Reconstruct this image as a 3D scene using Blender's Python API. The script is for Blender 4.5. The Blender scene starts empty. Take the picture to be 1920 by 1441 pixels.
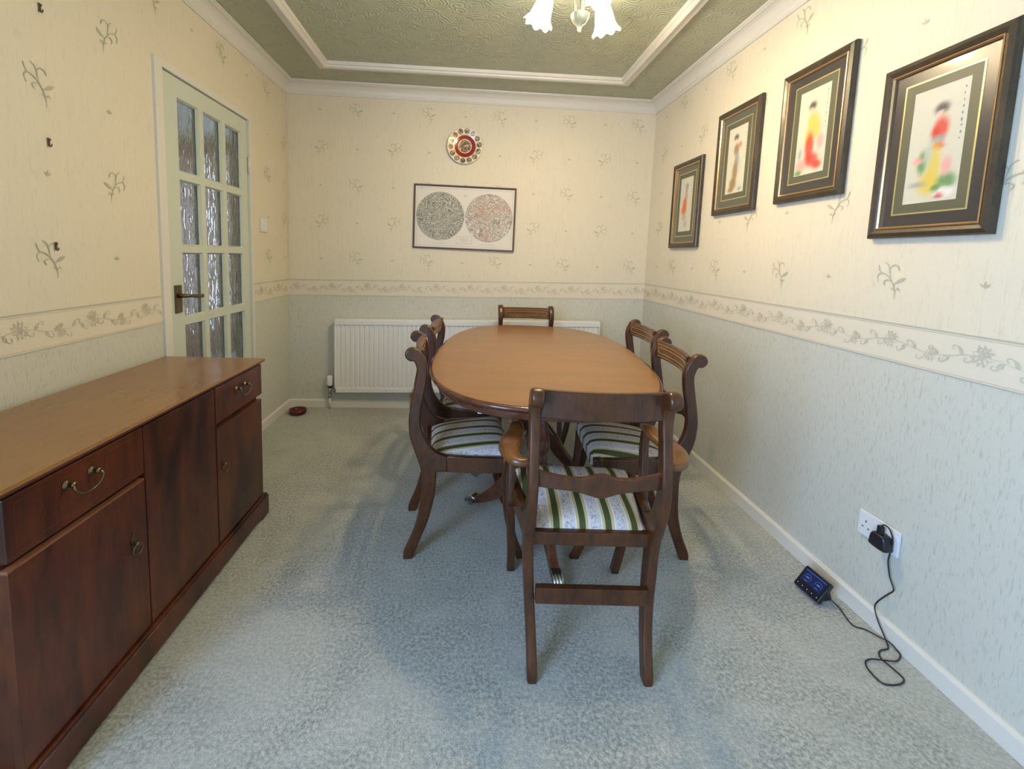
import bpy, bmesh, math, random
from mathutils import Vector, Matrix

# ------------------------------------------------------------------ camera
C = bpy.context.scene.collection
SC = bpy.context.scene
cam_d = bpy.data.cameras.new('camera')
cam = bpy.data.objects.new('camera', cam_d)
C.objects.link(cam)
cam_d.sensor_width = 36.0
cam_d.lens = 825.84 / 1920 * 36
cam_d.shift_x = 44.22 / 1920
cam_d.shift_y = -154.86 / 1920
cam_d.clip_start = 0.02
R_ = Vector((0.99824106, -0.04938993, 0.03279364))
U_ = Vector((-0.02749881, 0.1043095, 0.99416465))
F_ = Vector((0.05252241, 0.99331776, -0.10276786))
cam.matrix_world = Matrix(((R_.x, U_.x, -F_.x, 1.35074), (R_.y, U_.y, -F_.y, 0.0),
                           (R_.z, U_.z, -F_.z, 1.21754), (0, 0, 0, 1)))
SC.camera = cam
SC.view_settings.view_transform = 'Standard'
SC.view_settings.look = 'None'
SC.view_settings.gamma = 1.0
SC.view_settings.use_curve_mapping = False
SC.view_settings.exposure = 0.30

# ------------------------------------------------------------------ light
world = bpy.data.worlds.new('sky'); SC.world = world
world.use_nodes = True
world.node_tree.nodes['Background'].inputs[0].default_value = (0.50, 0.72, 1.0, 1)
world.node_tree.nodes['Background'].inputs[1].default_value = 3.0

def area(name, loc, direction, sx, sy, power, color):
    d = bpy.data.lights.new(name, 'AREA'); d.shape = 'RECTANGLE'; d.size = sx; d.size_y = sy
    d.energy = power; d.color = color
    o = bpy.data.objects.new(name, d); C.objects.link(o); o.location = loc
    o.rotation_euler = Vector(direction).to_track_quat('-Z', 'Y').to_euler()
    return o
# daylight through the side window behind the camera and through the glazed front door of the hall
area('daylight_window', (-0.16, -0.62, 1.25), (1, 0.30, -0.16), 1.25, 1.6, 88, (0.39, 0.60, 1.0))
area('daylight_hall', (-0.75, 5.25, 1.3), (0.1, -1, -0.1), 0.8, 1.8, 5, (0.72, 0.86, 1.0))

# ------------------------------------------------------------------ helpers
def catmull(pts, n=6, closed=False):
    P = [Vector(p) for p in pts]; out = []
    m = len(P)
    rng = range(m) if closed else range(m - 1)
    for i in rng:
        if closed: a, b, c, d = P[(i-1) % m], P[i], P[(i+1) % m], P[(i+2) % m]
        else: a, b, c, d = P[max(i-1, 0)], P[i], P[i+1], P[min(i+2, m-1)]
        for k in range(n):
            t = k / n
            out.append(0.5 * ((2*b) + (c-a)*t + (2*a-5*b+4*c-d)*t*t + (3*b-a-3*c+d)*t*t*t))
    if not closed: out.append(P[-1])
    return out

class MB:
    def __init__(s): s.bm = bmesh.new()
    def face(s, vs, mi=0, smooth=False):
        try:
            f = s.bm.faces.new(vs); f.material_index = mi; f.smooth = smooth; return f
        except ValueError: return None
    def box(s, lo, hi, mi=0, bev=0.0):
        x0, y0, z0 = lo; x1, y1, z1 = hi
        if bev <= 0:
            v = [s.bm.verts.new(p) for p in ((x0,y0,z0),(x1,y0,z0),(x1,y1,z0),(x0,y1,z0),(x0,y0,z1),(x1,y0,z1),(x1,y1,z1),(x0,y1,z1))]
            for q in ((0,3,2,1),(4,5,6,7),(0,1,5,4),(1,2,6,5),(2,3,7,6),(3,0,4,7)): s.face([v[i] for i in q], mi)
            return v
        t = bmesh.new()
        r = bmesh.ops.create_cube(t, size=1)
        for v in t.verts: v.co = Vector(((x0+x1)/2+v.co.x*(x1-x0), (y0+y1)/2+v.co.y*(y1-y0), (z0+z1)/2+v.co.z*(z1-z0)))
        bmesh.ops.bevel(t, geom=t.edges[:], offset=bev, segments=2, affect='EDGES', profile=0.6)
        vm = {v: s.bm.verts.new(v.co) for v in t.verts}
        for f in t.faces: s.face([vm[v] for v in f.verts], mi)
        t.free()
    def rings(s, rings, mi=0, closed=True, cap=True, smooth=True):
        V = [[s.bm.verts.new(p) for p in r] for r in rings]; n = len(V[0])
        for a, b in zip(V, V[1:]):
            for i in range(n if closed else n-1):
                j = (i+1) % n
                s.face([a[i], a[j], b[j], b[i]], mi, smooth)
        if cap and closed:
            s.face(V[0][::-1], mi); s.face(V[-1], mi)
        return V
    def lathe(s, prof, c=(0,0,0), seg=24, mi=0, cap=True, axis='z'):
        rs = []
        for r, z in prof:
            ring = []
            for k in range(seg):
                a = 2*math.pi*k/seg; p = (r*math.cos(a), r*math.sin(a), z)
                if axis == 'x': p = (z, r*math.cos(a), r*math.sin(a))
                if axis == 'y': p = (r*math.cos(a), -z, r*math.sin(a))
                ring.append((c[0]+p[0], c[1]+p[1], c[2]+p[2]))
            rs.append(ring)
        return s.rings(rs, mi, True, cap)
    def tube(s, pts, r, seg=8, mi=0, cap=True):
        P = [Vector(p) for p in pts]; rs = []; n = len(P)
        up = None
        for i, p in enumerate(P):
            t = (P[min(i+1, n-1)] - P[max(i-1, 0)]).normalized()
            if up is None:
                up = Vector((0,0,1)) if abs(t.z) < .9 else Vector((1,0,0))
            u = (up - t*up.dot(t)).normalized(); up = u; w = t.cross(u)
            rr = r[i] if isinstance(r, (list, tuple)) else r
            rs.append([p + rr*(u*math.cos(2*math.pi*k/seg)+w*math.sin(2*math.pi*k/seg)) for k in range(seg)])
        return s.rings(rs, mi, True, cap)
    def prism(s, outline, t, fn, bev=0.004, mi=0, steps=1):
        """outline: closed 2D polygon; extruded +-t/2 with rounded rims; fn(a,b,c)->xyz"""
        P = [Vector((p[0], p[1])) for p in outline]; n = len(P)
        A = sum(P[i].x*P[(i+1)%n].y - P[(i+1)%n].x*P[i].y for i in range(n))
        if A < 0: P.reverse()
        ins = []
        for i in range(n):
            a = (P[i]-P[i-1]).normalized(); b = (P[(i+1)%n]-P[i]).normalized()
            na = Vector((-a.y, a.x)); nb = Vector((-b.y, b.x)); m = na+nb
            if m.length < 1e-4: m = na
            m.normalize(); ins.append(m / max(0.5, m.dot(na)))
        lev = [(-t/2, bev), (-t/2+bev*0.3, bev*0.3), (-t/2+bev, 0)]
        for k in range(1, steps): lev.append((-t/2+bev+(t-2*bev)*k/steps, 0))
        lev += [(t/2-bev, 0), (t/2-bev*0.3, bev*0.3), (t/2, bev)]
        rs = [[fn(P[i].x+ins[i].x*d, P[i].y+ins[i].y*d, c) for i in range(n)] for c, d in lev]
        return s.rings(rs, mi)
    def done(s, name, mats, parent=None, recalc=True):
        bm = s.bm
        if recalc: bmesh.ops.recalc_face_normals(bm, faces=bm.faces[:])
        ng = [f for f in bm.faces if len(f.verts) > 4]
        if ng: bmesh.ops.triangulate(bm, faces=ng)
        me = bpy.data.meshes.new(name); bm.to_mesh(me); bm.free()
        if not isinstance(mats, (list, tuple)): mats = [mats]
        for m in mats: me.materials.append(m)
        o = bpy.data.objects.new(name, me); C.objects.link(o)
        if parent: o.parent = parent
        return o

def tag(o, label=None, cat=None, group=None, kind=None):
    if label: o['label'] = label
    if cat: o['category'] = cat
    if group: o['group'] = group
    if kind: o['kind'] = kind
    return o
def thing(name, label, cat, loc=(0,0,0), rz=0.0, group=None):
    o = bpy.data.objects.new(name, None); C.objects.link(o); o.location = loc; o.rotation_euler = (0, 0, rz)
    o.empty_display_size = 0.1
    return tag(o, label, cat, group)
def struct(o): o['kind'] = 'structure'; return o
def copy_tree(o, parent=None):
    c = o.copy(); C.objects.link(c)
    if parent: c.parent = parent
    for ch in o.children: copy_tree(ch, c)
    return c

# ------------------------------------------------------------------ materials
def mat(name, col, rough=0.5, metal=0.0, **k):
    m = bpy.data.materials.new(name); m.use_nodes = True
    b = m.node_tree.nodes['Principled BSDF']
    b.inputs['Base Color'].default_value = (*col, 1); b.inputs['Roughness'].default_value = rough
    b.inputs['Metallic'].default_value = metal
    for kk, v in k.items(): b.inputs[kk.replace('_', ' ')].default_value = v
    return m
class NT:
    def __init__(s, m): s.m = m; s.t = m.node_tree; s.b = s.t.nodes['Principled BSDF']
    def n(s, ty, **k):
        x = s.t.nodes.new(ty)
        for a, v in k.items():
            if a[0] == '_': x.inputs[a[1:].replace('_', ' ')].default_value = v
            else: setattr(x, a, v)
        return x
    def l(s, a, b): s.t.links.new(a, b)
    def coord(s, scale=(1,1,1), out='Object'):
        tc = s.n('ShaderNodeTexCoord'); mp = s.n('ShaderNodeMapping'); mp.inputs['Scale'].default_value = scale
        s.l(tc.outputs[out], mp.inputs[0]); return mp.outputs[0]
    def noise(s, vec, scale, detail=3, rough=.5, dist=0):
        x = s.n('ShaderNodeTexNoise'); x.inputs['Scale'].default_value = scale; x.inputs['Detail'].default_value = detail
        x.inputs['Roughness'].default_value = rough; x.inputs['Distortion'].default_value = dist
        s.l(vec, x.inputs['Vector']); return x.outputs['Fac']
    def ramp(s, fac, stops, interp='LINEAR'):
        r = s.n('ShaderNodeValToRGB'); cr = r.color_ramp; cr.interpolation = interp
        while len(cr.elements) < len(stops): cr.elements.new(0.5)
        for e, (p, c) in zip(cr.elements, stops): e.position = p; e.color = (*c, 1)
        s.l(fac, r.inputs[0]); return r.outputs[0]
    def mix(s, f, a, b, ty='MIX'):
        x = s.n('ShaderNodeMix', data_type='RGBA', blend_type=ty)
        for i, v in ((0, f), (6, a), (7, b)):
            if hasattr(v, 'is_linked'): s.l(v, x.inputs[i])
            else: x.inputs[i].default_value = v if i == 0 else (*v, 1)
        return x.outputs[2]
    def math(s, op, a, b=0.0, c=None):
        x = s.n('ShaderNodeMath', operation=op)
        for i, v in ((0, a), (1, b), (2, c)):
            if v is None: continue
            if hasattr(v, 'is_linked'): s.l(v, x.inputs[i])
            else: x.inputs[i].default_value = v
        return x.outputs[0]
    def color(s, c): s.l(c, s.b.inputs['Base Color'])
    def bump(s, h, strength=.3, dist=.01):
        x = s.n('ShaderNodeBump'); x.inputs['Strength'].default_value = strength; x.inputs['Distance'].default_value = dist
        s.l(h, x.inputs['Height']); s.l(x.outputs[0], s.b.inputs['Normal'])

def wood(name, c1, c2, rough=.3, scale=(1,1,1), gscale=9, blotch=None, coat=0.3, bump=.03, dist=.6):
    m = mat(name, c1, rough); t = NT(m)
    v = t.coord(scale)
    g = t.noise(v, gscale, 6, .6, dist)
    f = t.noise(v, gscale*6, 3, .5)
    mixf = t.math('MULTIPLY_ADD', f, .35, t.math('MULTIPLY', g, .75))
    col = t.ramp(mixf, [(.35, c1), (.68, c2)])
    if blotch:
        bl = t.noise(t.coord(blotch[1]), blotch[2], 2, .5, .3)
        col = t.mix(t.ramp(bl, [(.36, (1,1,1)), (.56, (0,0,0))]), col, blotch[0])
    t.color(col); t.bump(f, bump, .002)
    t.b.inputs['Coat Weight'].default_value = coat; t.b.inputs['Coat Roughness'].default_value = .12
    return m
M = {}
M['chair'] = wood('chair_mahogany', (.030,.0085,.0025), (.098,.031,.0075), .34, (1,1,.25), 16, coat=.12)
M['rail_face'] = wood('figured_rail_veneer', (.075,.03,.012), (.21,.10,.035), .28, (.4,1,1), 20, coat=.4)
M['inlay'] = mat('boxwood_inlay', (.62,.40,.18), .4)
M['table_top'] = wood('table_veneer', (.205,.083,.014), (.285,.121,.020), .30, (.5,2.6,1), 4, coat=.28, dist=.15)
M['table_edge'] = wood('table_edge_mahogany', (.05,.014,.008), (.14,.045,.02), .25, (1,1,2), 12, coat=.5)
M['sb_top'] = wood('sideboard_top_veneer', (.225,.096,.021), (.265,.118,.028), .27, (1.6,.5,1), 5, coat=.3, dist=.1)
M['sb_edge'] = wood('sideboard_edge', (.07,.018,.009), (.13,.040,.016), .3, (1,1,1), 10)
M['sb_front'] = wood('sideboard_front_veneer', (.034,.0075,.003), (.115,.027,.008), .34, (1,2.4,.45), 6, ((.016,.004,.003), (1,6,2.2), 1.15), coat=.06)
M['sb_light'] = wood('worn_door_edge', (.16,.06,.03), (.24,.10,.05), .4, (1,1,1), 10)
M['brass_dark'] = mat('antique_brass', (.20,.15,.09), .32, 1)
M['brass'] = mat('bright_brass', (.72,.58,.36), .25, 1)
M['castor'] = mat('castor_metal', (.42,.44,.42), .25, 1)
M['white'] = mat('white_gloss_paint', (.74,.71,.64), .35)
M['door_paint'] = mat('door_paint', (.62,.66,.56), .35)
M['plastic'] = mat('white_plastic', (.80,.80,.80), .35)
M['black'] = mat('black_plastic', (.012,.013,.017), .35)
M['dark_hole'] = mat('socket_hole', (.01,.01,.01), .8)
M['ink'] = mat('ink', (.22,.21,.16), .6)
M['rad'] = mat('radiator_enamel', (.82,.80,.78), .35)
M['bulb_glass'] = mat('lit_glass_shade', (.9,.88,.82), .4, Emission_Color=(1,.88,.66,1), Emission_Strength=17.0)
M['lamp_metal'] = mat('cream_lamp_metal', (.24,.25,.19), .35, .1)
M['silver_edge'] = mat('bronze_frame', (.09,.06,.035), .38, .35)
M['gold'] = mat('gilt_slip', (.62,.40,.20), .3, .8)
M['gold2'] = mat('gold_line', (.60,.52,.24), .35, .6)
M['red_china'] = mat('dark_red_dish', (.10,.010,.010), .15)
M['clip'] = mat('white_clip', (.6,.6,.55), .5)

# wallpaper
def paper(name, c1, c2, vs=(14,14,1.6), streak=.5, bstr=.35, bd=.0012):
    m = mat(name, c1, .62); t = NT(m)
    v = t.coord(vs); s1 = t.noise(v, 5, 4, .6); s2 = t.noise(t.coord((60,60,9)), 3, 2, .6); s3 = t.noise(t.coord((1,1,1)), 90, 2)
    f = t.math('MULTIPLY_ADD', s1, streak, t.math('MULTIPLY', s2, 1-streak))
    t.color(t.ramp(f, [(.34, c1), (.47, c2)])); t.bump(t.math('ADD', s2, t.math('MULTIPLY', s3, .5)), bstr, bd)
    return m
M['paper_up'] = paper('cream_wallpaper', (.69,.622,.475), (.76,.69,.54))
M['paper_low'] = paper('sage_wallpaper', (.49,.495,.41), (.62,.615,.535), (26,26,6), .75, .4, .0015)
M['border'] = mat('border_paper', (.76,.69,.55), .6)
M['border_line'] = mat('border_line', (.50,.47,.36), .6)
M['motif'] = mat('sprig_print', (.51,.475,.335), .6)
M['motif2'] = mat('border_flower_print', (.58,.53,.40), .6)
# ceiling
def ceil(name, c):
    m = mat(name, c, .42); t = NT(m); v = t.coord()
    nz = t.n('ShaderNodeTexNoise'); nz.inputs['Scale'].default_value = 7; t.l(v, nz.inputs['Vector'])
    vd = t.mix(.05, v, nz.outputs['Color'])
    vo = t.n('ShaderNodeTexVoronoi', feature='F1'); vo.inputs['Scale'].default_value = 13; t.l(vd, vo.inputs['Vector'])
    w = t.math('SINE', t.math('MULTIPLY', vo.outputs['Distance'], 34.0))
    msk = t.ramp(t.noise(v, 9, 2), [(.38, (.15,.15,.15)), (.6, (1,1,1))])
    t.bump(t.math('MULTIPLY', w, msk), .42, .005); return m
M['ceiling'] = ceil('sage_relief_ceiling', (.45,.46,.33))
# carpet
m = mat('sage_carpet', (.3,.35,.33), .95); t = NT(m); v = t.coord()
n1 = t.noise(v, 2.4, 4, .55, 1.5); n2 = t.noise(v, 95, 3, .7); n3 = t.noise(t.coord((1.0, 3.2, 1)), 2.6, 4, .6, 1.0)
c = t.ramp(n2, [(.34, (.20,.213,.19)), (.50, (.355,.368,.33)), (.64, (.51,.52,.475))])
c = t.mix(t.ramp(n1, [(.40, (0,0,0)), (.62, (.45,.45,.45))]), c, (.50,.51,.465))
c = t.mix(t.ramp(n3, [(.52, (0,0,0)), (.70, (.28,.28,.28))]), c, (.27,.295,.27))
t.color(c); t.bump(t.math('ADD', n2, t.noise(v, 260, 2)), .5, .004)
t.b.inputs['Sheen Weight'].default_value = .35; t.b.inputs['Sheen Roughness'].default_value = .5
M['carpet'] = m
# seat fabric : stripes along the chair's depth
m = mat('regency_stripe_fabric', (.7,.7,.65), .7); t = NT(m)
tc = t.n('ShaderNodeTexCoord'); sp = t.n('ShaderNodeSeparateXYZ'); t.l(tc.outputs['Object'], sp.inputs[0])
fx = t.math('FRACT', t.math('MULTIPLY_ADD', sp.outputs[0], 1/.079, 10.38))
gr = (.060,.075,.018); cr = (.60,.48,.25); wh = (.78,.74,.66); gy = (.68,.63,.62)
col = t.ramp(fx, [(0, gr), (.23, cr), (.34, wh), (.385, gy), (.84, wh), (.885, cr), (.985, gr)], 'CONSTANT')
fl = t.noise(t.coord((1,.75,1)), 150, 3, .6, 1.2)
band = t.ramp(fx, [(0, (0,0,0)), (.43, (1,1,1)), (.80, (0,0,0))], 'CONSTANT')
fm = t.math('MULTIPLY', t.ramp(fl, [(.52, (0,0,0)), (.60, (.75,.75,.75))]), band)
hue = t.ramp(t.noise(v if False else t.coord(), 45, 1), [(.42, (.20,.17,.22)), (.52, (.42,.18,.16)), (.62, (.25,.27,.16))])
col = t.mix(fm, col, hue)
t.color(col); t.bump(t.noise(t.coord(), 600, 1), .15, .001); M['fabric'] = m
# rippled glass
m = mat('rippled_glass', (.95,.97,.98), .02); t = NT(m)
t.b.inputs['Transmission Weight'].default_value = 1.0; t.b.inputs['IOR'].default_value = 1.45
w = t.noise(t.coord((1, 30, 9)), 1.2, 1, .4, 1.0)
t.bump(w, .14, .02); M['glass'] = m
M['pglass'] = mat('picture_glass', (1,1,1), .03, Transmission_Weight=1.0, IOR=1.02)

# ------------------------------------------------------------------ room
W = 2.783; DL, DR = 3.418, 3.464; H = 2.43; Y0 = -1.62
def yb(x): return DL + (DR-DL)*x/W
LB0, LB1, RB0, RB1 = .872, .997, .910, 1.042     # border heights left / right wall
struct_objs = []
mb = MB(); mb.box((-1.9, Y0-.1, -.06), (W+.12, 5.6, 0)); struct(mb.done('floor', M['carpet']))

# wall prints -----------------------------------------------------
def stroke(pts, w0, w1=None, n=5):
    """2D ribbon polygon strip; returns list of quads"""
    P = catmull([(a, b, 0) for a, b in pts], n); q = []
    L = len(P); w1 = w0 if w1 is None else w1; prev = None
    for i, p in enumerate(P):
        t_ = (P[min(i+1, L-1)]-P[max(i-1, 0)]).normalized(); nn = Vector((-t_.y, t_.x, 0))
        u = i/(L-1); w = (w0*(1-u)+w1*u)*(.35+.65*math.sin(math.pi*min(max(u, .08), .92)))
        a, b = p+nn*w, p-nn*w
        if prev: q.append([prev[0], a, b, prev[1]])
        prev = (a, b)
    return [[(v.x, v.y) for v in f] for f in q]
def leaf(cx, cy, ang, L, wd, n=4):
    pts = []
    for k in range(2*n):
        u = k/n if k <= n else (2*n-k)/n
        s = 1 if k < n else -1
        x = u*L; y = s*wd*math.sin(math.pi*u)
        pts.append((cx+x*math.cos(ang)-y*math.sin(ang), cy+x*math.sin(ang)+y*math.cos(ang)))
    return [pts]
def sprig(mir=1):
    q = []
    w = .0022
    for pts, a, b in (([(.012,-.066),(.011,-.04),(0,-.012),(-.02,.012),(-.045,.02),(-.056,.006),(-.049,-.010)], .0018, .0026),
                      ([(-.002,-.008),(-.018,-.002),(-.031,-.010),(-.024,-.022)], .0015, .0029),
                      ([(-.043,.020),(-.052,.032),(-.056,.048)], .0015, .0026),
                      ([(-.010,.004),(-.014,.028),(-.020,.047),(-.034,.056)], .0018, .0024),
                      ([(-.015,.034),(-.004,.047),(.012,.044),(.018,.030)], .0015, .0036),
                      ([(.011,-.040),(.002,-.030),(-.003,-.031)], .0015, .0025),
                      ([(.011,-.040),(.020,-.029),(.027,-.036)], .0015, .0025),
                      ([(.003,-.018),(.014,-.008),(.026,-.006)], .0022, .0022)):
        q += stroke(pts, a, b)
    q += leaf(.008, -.014, .55, .042, .0065)
    return [[(mir*x, y) for x, y in f] for f in q]
def tiny():
    return leaf(0, -.010, math.pi/2, .02, .003) + leaf(0, -.010, .75, .018, .003) + leaf(0, -.010, math.pi-.75, .018, .003)
SP = {1: sprig(1), -1: sprig(-1)}; TN = tiny()
rnd = random.Random(4)
def border_tile():
    q = []; L = .53
    yy = lambda x: .011*math.sin(x/L*4*math.pi)
    stem = [(x*L/16, yy(x*L/16)) for x in range(17)]
    q += stroke(stem, .0011, .0011, 3)
    def outline_leaf(x, y, a, l, w):
        r = []
        for sg in (-1, 1):
            pts = [(u*l, sg*w*math.sin(math.pi*u)) for u in (0, .25, .5, .75, 1)]
            r += stroke([(x+p*math.cos(a)-v*math.sin(a), y+p*math.sin(a)+v*math.cos(a)) for p, v in pts], .0010, .0010, 2)
        return r
    for i in range(16):
        x = L*(i+.4)/16; y = yy(x); s = 1 if i % 2 else -1
        near = min(abs(x-c) for c in (.066, .199, .331, .464))
        if near > .018:
            q += (outline_leaf if i % 3 else leaf)(x, y, s*(.6+.5*rnd.random()), .024+.006*rnd.random(), .005)
            q += leaf(x+.010, y+s*.002, s*(1.9+.4*rnd.random()), .016, .0032)
        q += stroke([(x, y), (x+.009, y+s*.014), (x+.020, y+s*.024), (x+.029, y+s*.021), (x+.028, y+s*.013), (x+.023, y+s*.014)], .0010, .0020, 3)
    for c, r0, n in ((.066, .023, 8), (.199, .014, 5), (.331, .020, 6), (.464, .014, 5)):
        y = yy(c)
        for k in range(n):
            a = k*2*math.pi/n+.3
            q += outline_leaf(c+.004*math.cos(a), y+.004*math.sin(a), a, r0, r0*.26)
            q += stroke([(c+.006*math.cos(a), y+.006*math.sin(a)), (c+r0*.6*math.cos(a), y+r0*.6*math.sin(a))], .0008, .0008, 2)
        q += leaf(c-.004, y, 0, .008, .004)
        for k in range(4):
            a = 1.2+k*.5; q += leaf(c+r0*.9*math.cos(a), y+r0*.9*math.sin(a), a, .012, .0028)
            q += leaf(c+r0*.9*math.cos(a+3.3), y+r0*.9*math.sin(a+3.3), a+3.3, .011, .0026)
    return q, L
BT, BL = border_tile()

def wall_prints(mb, fn, u0, u1, sprigs, tinies, zb0, zb1, holes=()):
    cnt = [0]
    def jit():
        cnt[0] = (cnt[0]+1) % 60; return cnt[0]*1.5e-5
    """fn(u,z,off)->xyz ; zb0/zb1 functions of u for the border's lower and upper edge"""
    def ok(u, z, r):
        if u-r < u0 or u+r > u1: return False
        return not any(a-r < u < b+r and c-r < z < d+r for a, b, c, d in holes)
    for u, z, mir in sprigs:
        if ok(u, z, .03) and z-.066 > zb1(u)-.0:
            for f in SP[mir]:
                j = jit(); mb.face([mb.bm.verts.new(fn(u+a, z+b, .0012+j)) for a, b in f], 3)
    for u, z in tinies:
        if ok(u, z, .01) and z > zb1(u)+.015:
            for f in TN: mb.face([mb.bm.verts.new(fn(u+a, z+b, .0012)) for a, b in f], 3)
    segs = [(u0, u1)]
    for a, b, c, d in holes:
        if c < 1.0: segs = [s for (p, q) in segs for s in ((p, min(q, a)), (max(p, b), q)) if s[1]-s[0] > .01]
    for p, q in segs:
        def band(l0, l1, off, mi):
            mb.face([mb.bm.verts.new(fn(*x)) for x in ((p, zb0(p)+l0(p), off), (q, zb0(q)+l0(q), off), (q, zb0(q)+l1(q), off), (p, zb0(p)+l1(p), off))], mi)
        hh = lambda u: zb1(u)-zb0(u)
        band(lambda u: 0, hh, .0010, 2)
        band(lambda u: .0, lambda u: .003, .0016, 4); band(lambda u: .007, lambda u: .0085, .0016, 4)
        band(lambda u: hh(u)-.006, lambda u: hh(u)-.001, .0016, 4)
        band(lambda u: hh(u)-.011, lambda u: hh(u)-.0095, .0016, 4)
        k = math.floor(p/BL)
        while k*BL < q:
            for f in BT:
                us = [k*BL+a for a, b in f]
                if min(us) > p+.004 and max(us) < q-.004:
                    j = jit(); mb.face([mb.bm.verts.new(fn(u, (zb0(u)+zb1(u))/2+b, .0017+j)) for u, (a, b) in zip(us, f)], 5)
            k += 1
WM = [M['paper_up'], M['paper_low'], M['border'], M['motif'], M['border_line'], M['motif2']]
def grid_pts(u_ref, z_ref, pu=.53, pz=.545, even=1):
    """checkerboard of sprigs and tiny leaves, sprig at (u_ref,z_ref)"""
    sp, ti = [], []
    for i in range(-14, 14):
        for j in range(-5, 5):
            u = u_ref+i*pu/2; z = z_ref+j*pz/2
            if (i+j) % 2 == 0: sp.append((u, z, even if j % 2 == 0 else -even))
            elif True: ti.append((u, z))
    return sp, ti

def slab_wall(mb, rects, fn, th, out):
    """rects: (u0,u1,z0,z1,mi) wall pieces with depth th away from the room"""
    for u0, u1, z0f, z1f, mi in rects:
        z0a, z0b = z0f(u0), z0f(u1); z1a, z1b = z1f(u0), z1f(u1)
        a = [(u0, z0a), (u1, z0b), (u1, z1b), (u0, z1a)]
        vi = [mb.bm.verts.new(fn(u, z, 0)) for u, z in a]; vo = [mb.bm.verts.new(fn(u, z, -th)) for u, z in a]
        mb.face(vi, mi); mb.face(vo[::-1], mi)
        for k in range(4): mb.face([vi[k], vo[k], vo[(k+1) % 4], vi[(k+1) % 4]], mi)
K = lambda c: (lambda u: c)
# left wall (u = y), door opening
AY0, AY1, AZ = 2.022, 2.859, 2.019
WY0, WY1, WZ0, WZ1 = -1.30, .02, .40, 2.10
mb = MB(); fL = lambda u, z, o: (o, u, z)
slab_wall(mb, [(Y0, AY0, K(0), K(WZ0), 1), (WY1, AY0, K(WZ0), K(LB0), 1), (WY1, AY0, K(LB0), K(WZ1), 0), (Y0, WY0, K(WZ0), K(LB0), 1), (Y0, WY0, K(LB0), K(WZ1), 0), (Y0, AY0, K(WZ1), K(H+.05), 0), (AY1, DL+.02, K(0), K(LB0), 1),
               (AY1, DL+.02, K(LB0), K(H+.05), 0), (AY0, AY1, K(AZ), K(H+.05), 0)], fL, .10, 1)
sp, ti = grid_pts(1.783, 1.982, even=-1)
wall_prints(mb, fL, WY1+.03, DL, sp, ti, K(LB0), K(LB1), holes=[(AY0, AY1, 0, AZ)])
struct(mb.done('wall_left', WM, recalc=False))
# right wall
mb = MB(); fR = lambda u, z, o: (W-o, u, z)
slab_wall(mb, [(Y0, DR+.02, K(0), K(RB0), 1), (Y0, DR+.02, K(RB0), K(H+.05), 0)], fR, .10, 1)
sp, ti = grid_pts(1.41, 1.185, even=-1)
wall_prints(mb, fR, Y0, DR, sp, ti, K(RB0), K(RB1))
struct(mb.done('wall_right', WM, recalc=False))
# back wall
mb = MB(); fB = lambda u, z, o: (u, yb(u)-o, z)
bz0 = lambda u: LB0+(RB0-LB0)*u/W; bz1 = lambda u: LB1+(RB1-LB1)*u/W
slab_wall(mb, [(0, W, K(0), bz0, 1), (0, W, bz0, K(H+.05), 0)], fB, .10, 1)
sp, ti = grid_pts(.515, 2.253, .535, .545)
wall_prints(mb, fB, 0, W, sp, ti, bz0, bz1)
# overlapped paper seam beside the left corner
for z0, z1, mi in ((LB1, 2.33, 0),): 
    mb.box((.012, DL-.0032, z0), (.020, DL-.0005, z1), mi)
struct(mb.done('wall_back', WM, recalc=False))
# rear wall behind the camera, window in the left wall beside it
mb = MB(); mb.box((-.1, Y0-.1, 0), (W+.1, Y0, H)); struct(mb.done('wall_rear', M['paper_up']))
mb = MB(); fr = .05
for lo, hi in (((-.07, WY0, WZ0), (-.02, WY0+fr, WZ1)), ((-.07, WY1-fr, WZ0), (-.02, WY1, WZ1)), ((-.07, WY0, WZ0), (-.02, WY1, WZ0+fr)),
               ((-.07, WY0, WZ1-fr), (-.02, WY1, WZ1)), ((-.07, (WY0+WY1)/2-.03, WZ0), (-.02, (WY0+WY1)/2+.03, WZ1))):
    mb.box(lo, hi, bev=.004)
struct(mb.done('window_1', M['white']))
# ceiling
mb = MB(); mb.box((-.1, Y0-.1, H), (W+.1, 3.6, H+.08)); struct(mb.done('ceiling', M['ceiling']))
# cornice (coving) : one trim running round the room
def cove_prof():
    z0 = 2.347
    pts = [(0, z0), (.010, z0), (.012, z0+.006)]
    for k in range(7):
        a = k/6*math.pi/2
        pts.append((.016+.052*(1-math.cos(a)), z0+.010+.058*math.sin(a)))
    pts += [(.070, H-.012), (.078, H-.010), (.080, H-.001)]
    return pts
def sweep_room(mb, prof, corners, mi=0, closed=True):
    """corners: list of (x,y, inward dx, inward dy)"""
    rs = []
    for x, y, dx, dy in corners: rs.append([(x+dx*a, y+dy*a, z) for a, z in prof])
    n = len(rs); V = [[mb.bm.verts.new(p) for p in r] for r in rs]
    for i in range(n if closed else n-1):
        A, B = V[i], V[(i+1) % n]
        for k in range(len(prof)-1): mb.face([A[k], A[k+1], B[k+1], B[k]], mi)
mb = MB(); sweep_room(mb, cove_prof(), [(0, Y0, 1, 1), (0, DL, 1, -1), (W, DR, -1, -1), (W, Y0, -1, 1)])
struct(mb.done('trim_1', M['white']))
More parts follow.
